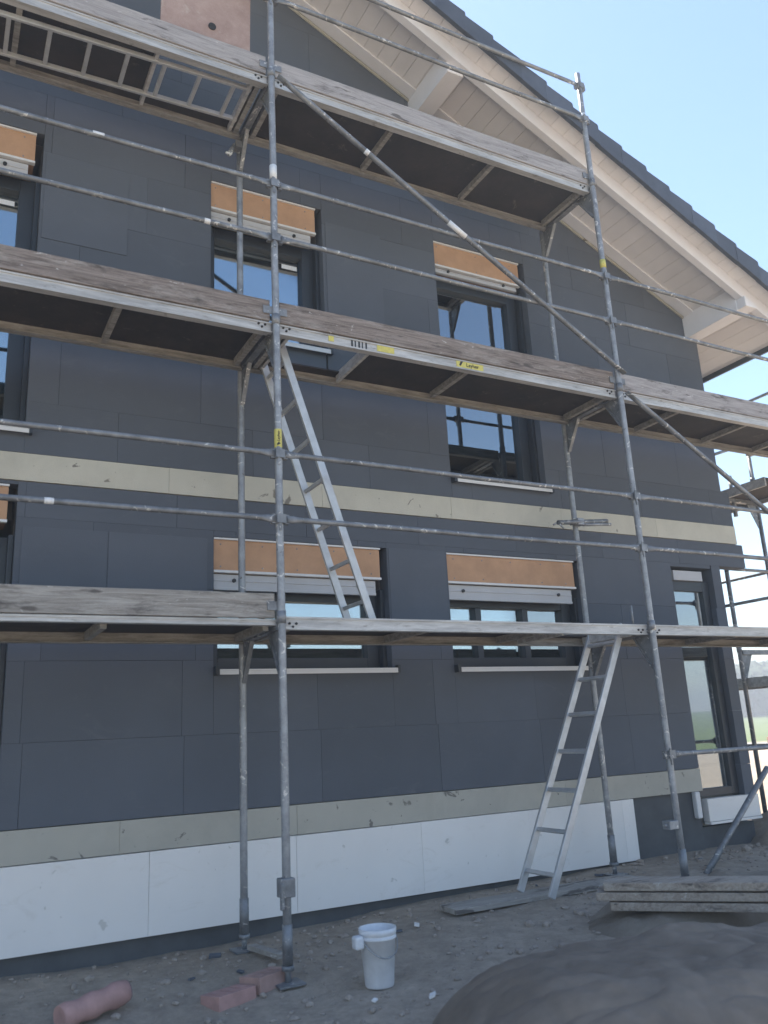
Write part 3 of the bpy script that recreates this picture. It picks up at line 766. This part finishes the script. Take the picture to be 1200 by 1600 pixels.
# ------------------------------------------------------------------ side scaffold beyond the corner
side = empty('side_scaffold', (5.89, 1.5, 0), 'second steel scaffold partly hidden beyond the right corner of the house', 'scaffold')
for (x, y) in ((5.89, 1.5), (6.60, 1.5), (5.89, 4.57), (6.60, 4.57)):
    q = MB(); z0 = ground_z(x, y)+.08; q.tube((x, y, z0), (x, y, 5.0 if y > 2 or x > 6 else 4.0), .0242, 14); p = q.build('scaffold_pole', 'steel_dark', side)
    q = MB()
    for z in (2.0, 4.0): q.tube((x, y, z-.05), (x, y, z+.01), .029, 14)
    q.box(x-.07, x+.07, y-.07, y+.07, z0-.02, z0-.001); build_each(q, 'pole_collar', 'steel_dark', p)
for z in (1.95, 3.70):
    for y in (1.5, 4.57):
        q = MB(); q.box(5.915, 6.575, y-.025, y+.025, z-.03, z+.02)
        for x, s in ((5.915, 1), (6.575, -1)): q.prism([(x, y-.004, z-.032), (x+s*.16, y-.004, z-.032), (x, y-.004, z-.34)], (0, .008, 0))
        q.build('transom', 'steel_dark', side)
for z in (1.62, 3.71):
    q = MB(); q.box(5.95, 6.56, .86, 4.5, z, z+.045); dk_ = q.build('deck', 'ply', side)
    q = MB(); q.box(5.925, 5.949, .86, 4.5, z-.05, z+.05); q.box(6.561, 6.585, .86, 4.5, z-.05, z+.05); q.build('deck_beam', 'beam', dk_)
for (x, z) in ((5.89, 2.47), (6.60, 2.87), (6.60, 4.95), (5.89, .95), (6.6, .95)):
    q = MB(); q.tube((x+.03, .8, z), (x+.03, 4.6, z), .0178, 12); q.build('guardrail', 'steel_dark', side)
q = MB(); q.tube((5.6, 1.46, 4.10), (6.62, 1.46, 4.44), .018, 12); q.tube((6.62, 1.46, 4.40), (6.9, 1.44, 4.62), .018, 12); q.tube((5.85, 1.45, 2.86), (6.7, 1.45, 2.86), .018, 12); q.build('bracket_tube', 'steel_dark', side)
q = MB(); q.tube((6.2, 1.5, 3.5), (6.2, 1.5, 3.99), .0242, 12); q.build('short_post', 'steel_dark', side)
q = MB(); q.box(6.55, 6.65, 1.44, 1.50, 4.28, 4.36); q.box(6.56, 6.64, 1.44, 1.5, 2.66, 2.74); q.build('coupler', 'steel_dark', side, bevel=.006)

# ------------------------------------------------------------------ small things on the ground
gx, gy = .39, -.33
BS = .76
gz0 = ground_z(gx, gy)
bk_ = empty('bucket', (gx, gy, gz0), 'dirty white plastic bucket with wire handle standing on the soil', 'bucket')
q = MB(); n = 40
def ring(bm, r, z): return [bm.verts.new((gx+r*BS*math.cos(k*2*math.pi/n), gy+r*BS*math.sin(k*2*math.pi/n), gz0+z)) for k in range(n)]
prof = [(.0, .004), (.098, .004), (.102, .012), (.125, .235), (.132, .236), (.132, .25), (.127, .25), (.127, .258), (.134, .262), (.134, .29), (.128, .29), (.122, .235), (.099, .02), (.0, .02)]
rings = [ring(q.bm, max(r, .001), z) for r, z in prof]
for A, B in zip(rings, rings[1:]):
    for k in range(n):
        f = q.bm.faces.new((A[k], A[(k+1) % n], B[(k+1) % n], B[k])); f.smooth = True
bo = q.build('bucket_body', 'bucket', bk_)
q = MB(); q.tube((gx, gy, gz0+.12), (gx, gy, gz0+.16), .112*BS, 24); q.build('mortar_residue', 'bucket_in', bk_)
q = MB(); pts = [(gx-.134*BS*math.cos(a), gy-.136*BS*math.sin(a)*.98-.008, gz0+.255-.10*math.sin(a)) for a in [math.pi*i/16 for i in range(17)]]
q.path(pts, [.003]*17, 8); q.build('handle', 'steel', bk_)
q = MB(); q.box(gx-.150, gx-.098, gy-.04, gy+.02, gz0+.20, gz0+.265); q.build('lid_tab', 'bucket', bk_, bevel=.012)
# pink roll
def onz(x, y, h): return Vector((x, y, ground_z(x, y)+h))
a, b = onz(-1.17, .03, .062), onz(-.83, .17, .085)
q = MB(); d = (b-a).normalized(); pts = [a.lerp(b, t/10) for t in range(11)]
q.path(pts, [.058+.006*math.sin(i*1.7) for i in range(11)], 20)
ro = q.build('pink_roll', 'pink'); tag(ro, 'pink plastic sheet rolled up, lying on the soil at the bottom left', 'roll')
q = MB(); q.tube(b-d*.002, b+d*.006, .05, 20); q.build('roll_end', 'roll_end', ro)
for i, (cx_, cy_, sx, sy, sz, rz, mt, lb) in enumerate(((-.34, -.02, .12, .08, .07, R(20), 'pink', 'small reddish pink block on the soil at the foot of the left poles'),
                                          (-.10, .07, .12, .08, .08, R(24), 'pink_pale', 'pale grey pink block between the feet of the left poles'))):
    q = MB(); q.box(-sx, sx, -sy, sy, 0, sz)
    for hx in (-.6, 0, .6): q.box(sx*hx-.022, sx*hx+.022, -sy*.6, sy*.6, sz+.0005, sz+.004)
    bmesh.ops.transform(q.bm, matrix=Matrix.Rotation(rz, 4, 'Z') @ Matrix.Rotation(R(-5), 4, 'X'), verts=q.bm.verts)
    bmesh.ops.translate(q.bm, vec=onz(cx_, cy_, -.02), verts=q.bm.verts)
    tag(q.build('clay_block', mt, bevel=.008), lb, 'block')
q = MB(); q.beam(onz(0.02, .66, .03), onz(.06, .25, .05), .06, .03); tag(q.build('wood_offcut', 'plank', bevel=.004), 'short pale wooden offcut by the foot of the inner left pole', 'offcut')
# long pale plank lying along the wall foot
q = MB(); q.beam(onz(1.35, .50, .035), onz(3.0, .46, .03), .22, .035); tag(q.build('plank', 'plank', bevel=.004), 'long pale plank lying on the ground under the standing ladder', 'plank')
for i, (lb, du) in enumerate((('lowest brown board of the stack behind the tarpaulin heap', -.03), ('middle brown board of the stack behind the tarpaulin heap', .05), ('topmost brown board of the stack behind the tarpaulin heap', 0))):
    q = MB(); u_ = Vector((.688, -.726, 0)); a = Vector((2.02, -.33, 0))-u_*du; zz = .175+i*.056
    q.beam(a+Vector((0, 0, zz)), a+u_*(1.9+du)+Vector((0, 0, zz+.004*i)), .24, .048, (0, 0, 1)); o = q.build('board', 'board_brown', bevel=.005)
    tag(o, lb, 'board', 'brown boards in the stack')
# scraps
q = MB()
for k in range(6):
    x, y = random.uniform(-.5, 2.4), random.uniform(-1.1, .4); s = random.uniform(.012, .035)
    mt = Matrix.Translation(onz(x, y, .012)) @ Matrix.Rotation(random.uniform(0, 6), 4, 'Z') @ Matrix.Rotation(random.uniform(-.4, .4), 4, 'X') @ Matrix.Diagonal((s*2, s, s*.35, 1))
    bmesh.ops.create_cube(q.bm, size=1, matrix=mt)
tag(q.build('insulation_scraps', 'white_ins'), 'tiny white insulation crumbs strewn across the soil', 'scraps', kind='stuff')
q = MB()
for k in range(16):
    x, y = rg.uniform(-2.2, 4.2), rg.uniform(.2, .85); s = rg.uniform(.010, .03)
    mt = Matrix.Translation(onz(x, y, .012)) @ Matrix.Rotation(rg.uniform(0, 6), 4, 'Z') @ Matrix.Rotation(rg.uniform(-.3, .3), 4, 'X') @ Matrix.Diagonal((s*2.4, s, s*.5, 1))
    bmesh.ops.create_cube(q.bm, size=1, matrix=mt)
tag(q.build('board_offcuts', 'eps'), 'small dark grey insulation offcuts scattered along the wall foot', 'scraps', kind='stuff')
# dark tarpaulin over a heap, bottom right
tp = lump('tarpaulin_heap', 1.62, -1.80, 1.62, .78, .25, 'tarp', 21, rot=R(-14), amp=.07, sq=5, z0=-.38, fr=2.2, res=200, folds=.08)
tag(tp, 'low broad heap under a dull grey brown tarpaulin filling the bottom right corner', 'tarpaulin')
# bright brick pallet in the sunlit yard
pl = empty('brick_pallet', (12.5, 5.6, 0), 'pallet of pale orange bricks standing in the sun beyond the corner', 'pallet')
q = MB()
for i in range(6):
    for j in range(4):
        for k in range(5): q.box(12.03+i*.25, 12.27+i*.25, 5.2+j*.24, 5.43+j*.24, .15+k*.15, .295+k*.15)
q.build('bricks', 'stack', pl, bevel=.006)
q = MB(); q.box(11.98, 13.53, 5.15, 6.2, .11, .14)
for y in (5.2, 5.65, 6.1): q.box(11.98, 13.53, y-.05, y+.05, -.05, .108)
q.build('pallet_base', 'plank', pl)

# ------------------------------------------------------------------ far wood
q = MB(); rg = random.Random(9)
for k in range(150):
    t = rg.random(); ang = R(18+t*75); dd_ = rg.uniform(100, 118); cx_, cy_ = dd_*math.sin(ang), dd_*math.cos(ang)
    base = 1.2; h = rg.uniform(4.5, 6.6); r = rg.uniform(2.0, 3.4)
    q.tube((cx_, cy_, base-.5), (cx_, cy_, base+h*.6), .3, 5, .15)
    for c in range(280):
        th, ph = rg.uniform(0, 6.28), math.acos(rg.uniform(-1, 1)); rad = rg.uniform(.55, 1.05)
        p = Vector((cx_+r*rad*math.sin(ph)*math.cos(th), cy_+r*rad*math.sin(ph)*math.sin(th), base+h*.55+h*.45*rad*math.cos(ph)))
        s = rg.uniform(.3, .6); e1 = Vector((rg.uniform(-1, 1), rg.uniform(-1, 1), rg.uniform(-1, 1))).normalized(); e2_ = e1.orthogonal().normalized()
        q.bm.faces.new([q.bm.verts.new(p+e1*s*a_+e2_*s*b_) for a_, b_ in ((-1, -.5), (0, -1), (1, -.3), (.6, .9), (-.7, .8))])
wd = q.build('far_wood', 'leaf'); tag(wd, 'far dark green wood along the horizon beyond the field', 'wood', kind='stuff')

# ------------------------------------------------------------------ haze
hz = MB(); hz.box(-260, 260, -260, 260, -6, 10.5)
vm = bpy.data.materials.new('haze'); vm.use_nodes = True; t = vm.node_tree; t.nodes.clear()
o = t.nodes.new('ShaderNodeOutputMaterial'); v = t.nodes.new('ShaderNodeVolumePrincipled')
v.inputs['Color'].default_value = (.93, .96, 1, 1); v.inputs['Density'].default_value = .0065; v.inputs['Anisotropy'].default_value = .1
t.links.new(v.outputs[0], o.inputs['Volume'])
tag(hz.build('haze', vm), 'thin bright summer haze in the air', 'haze', kind='stuff')
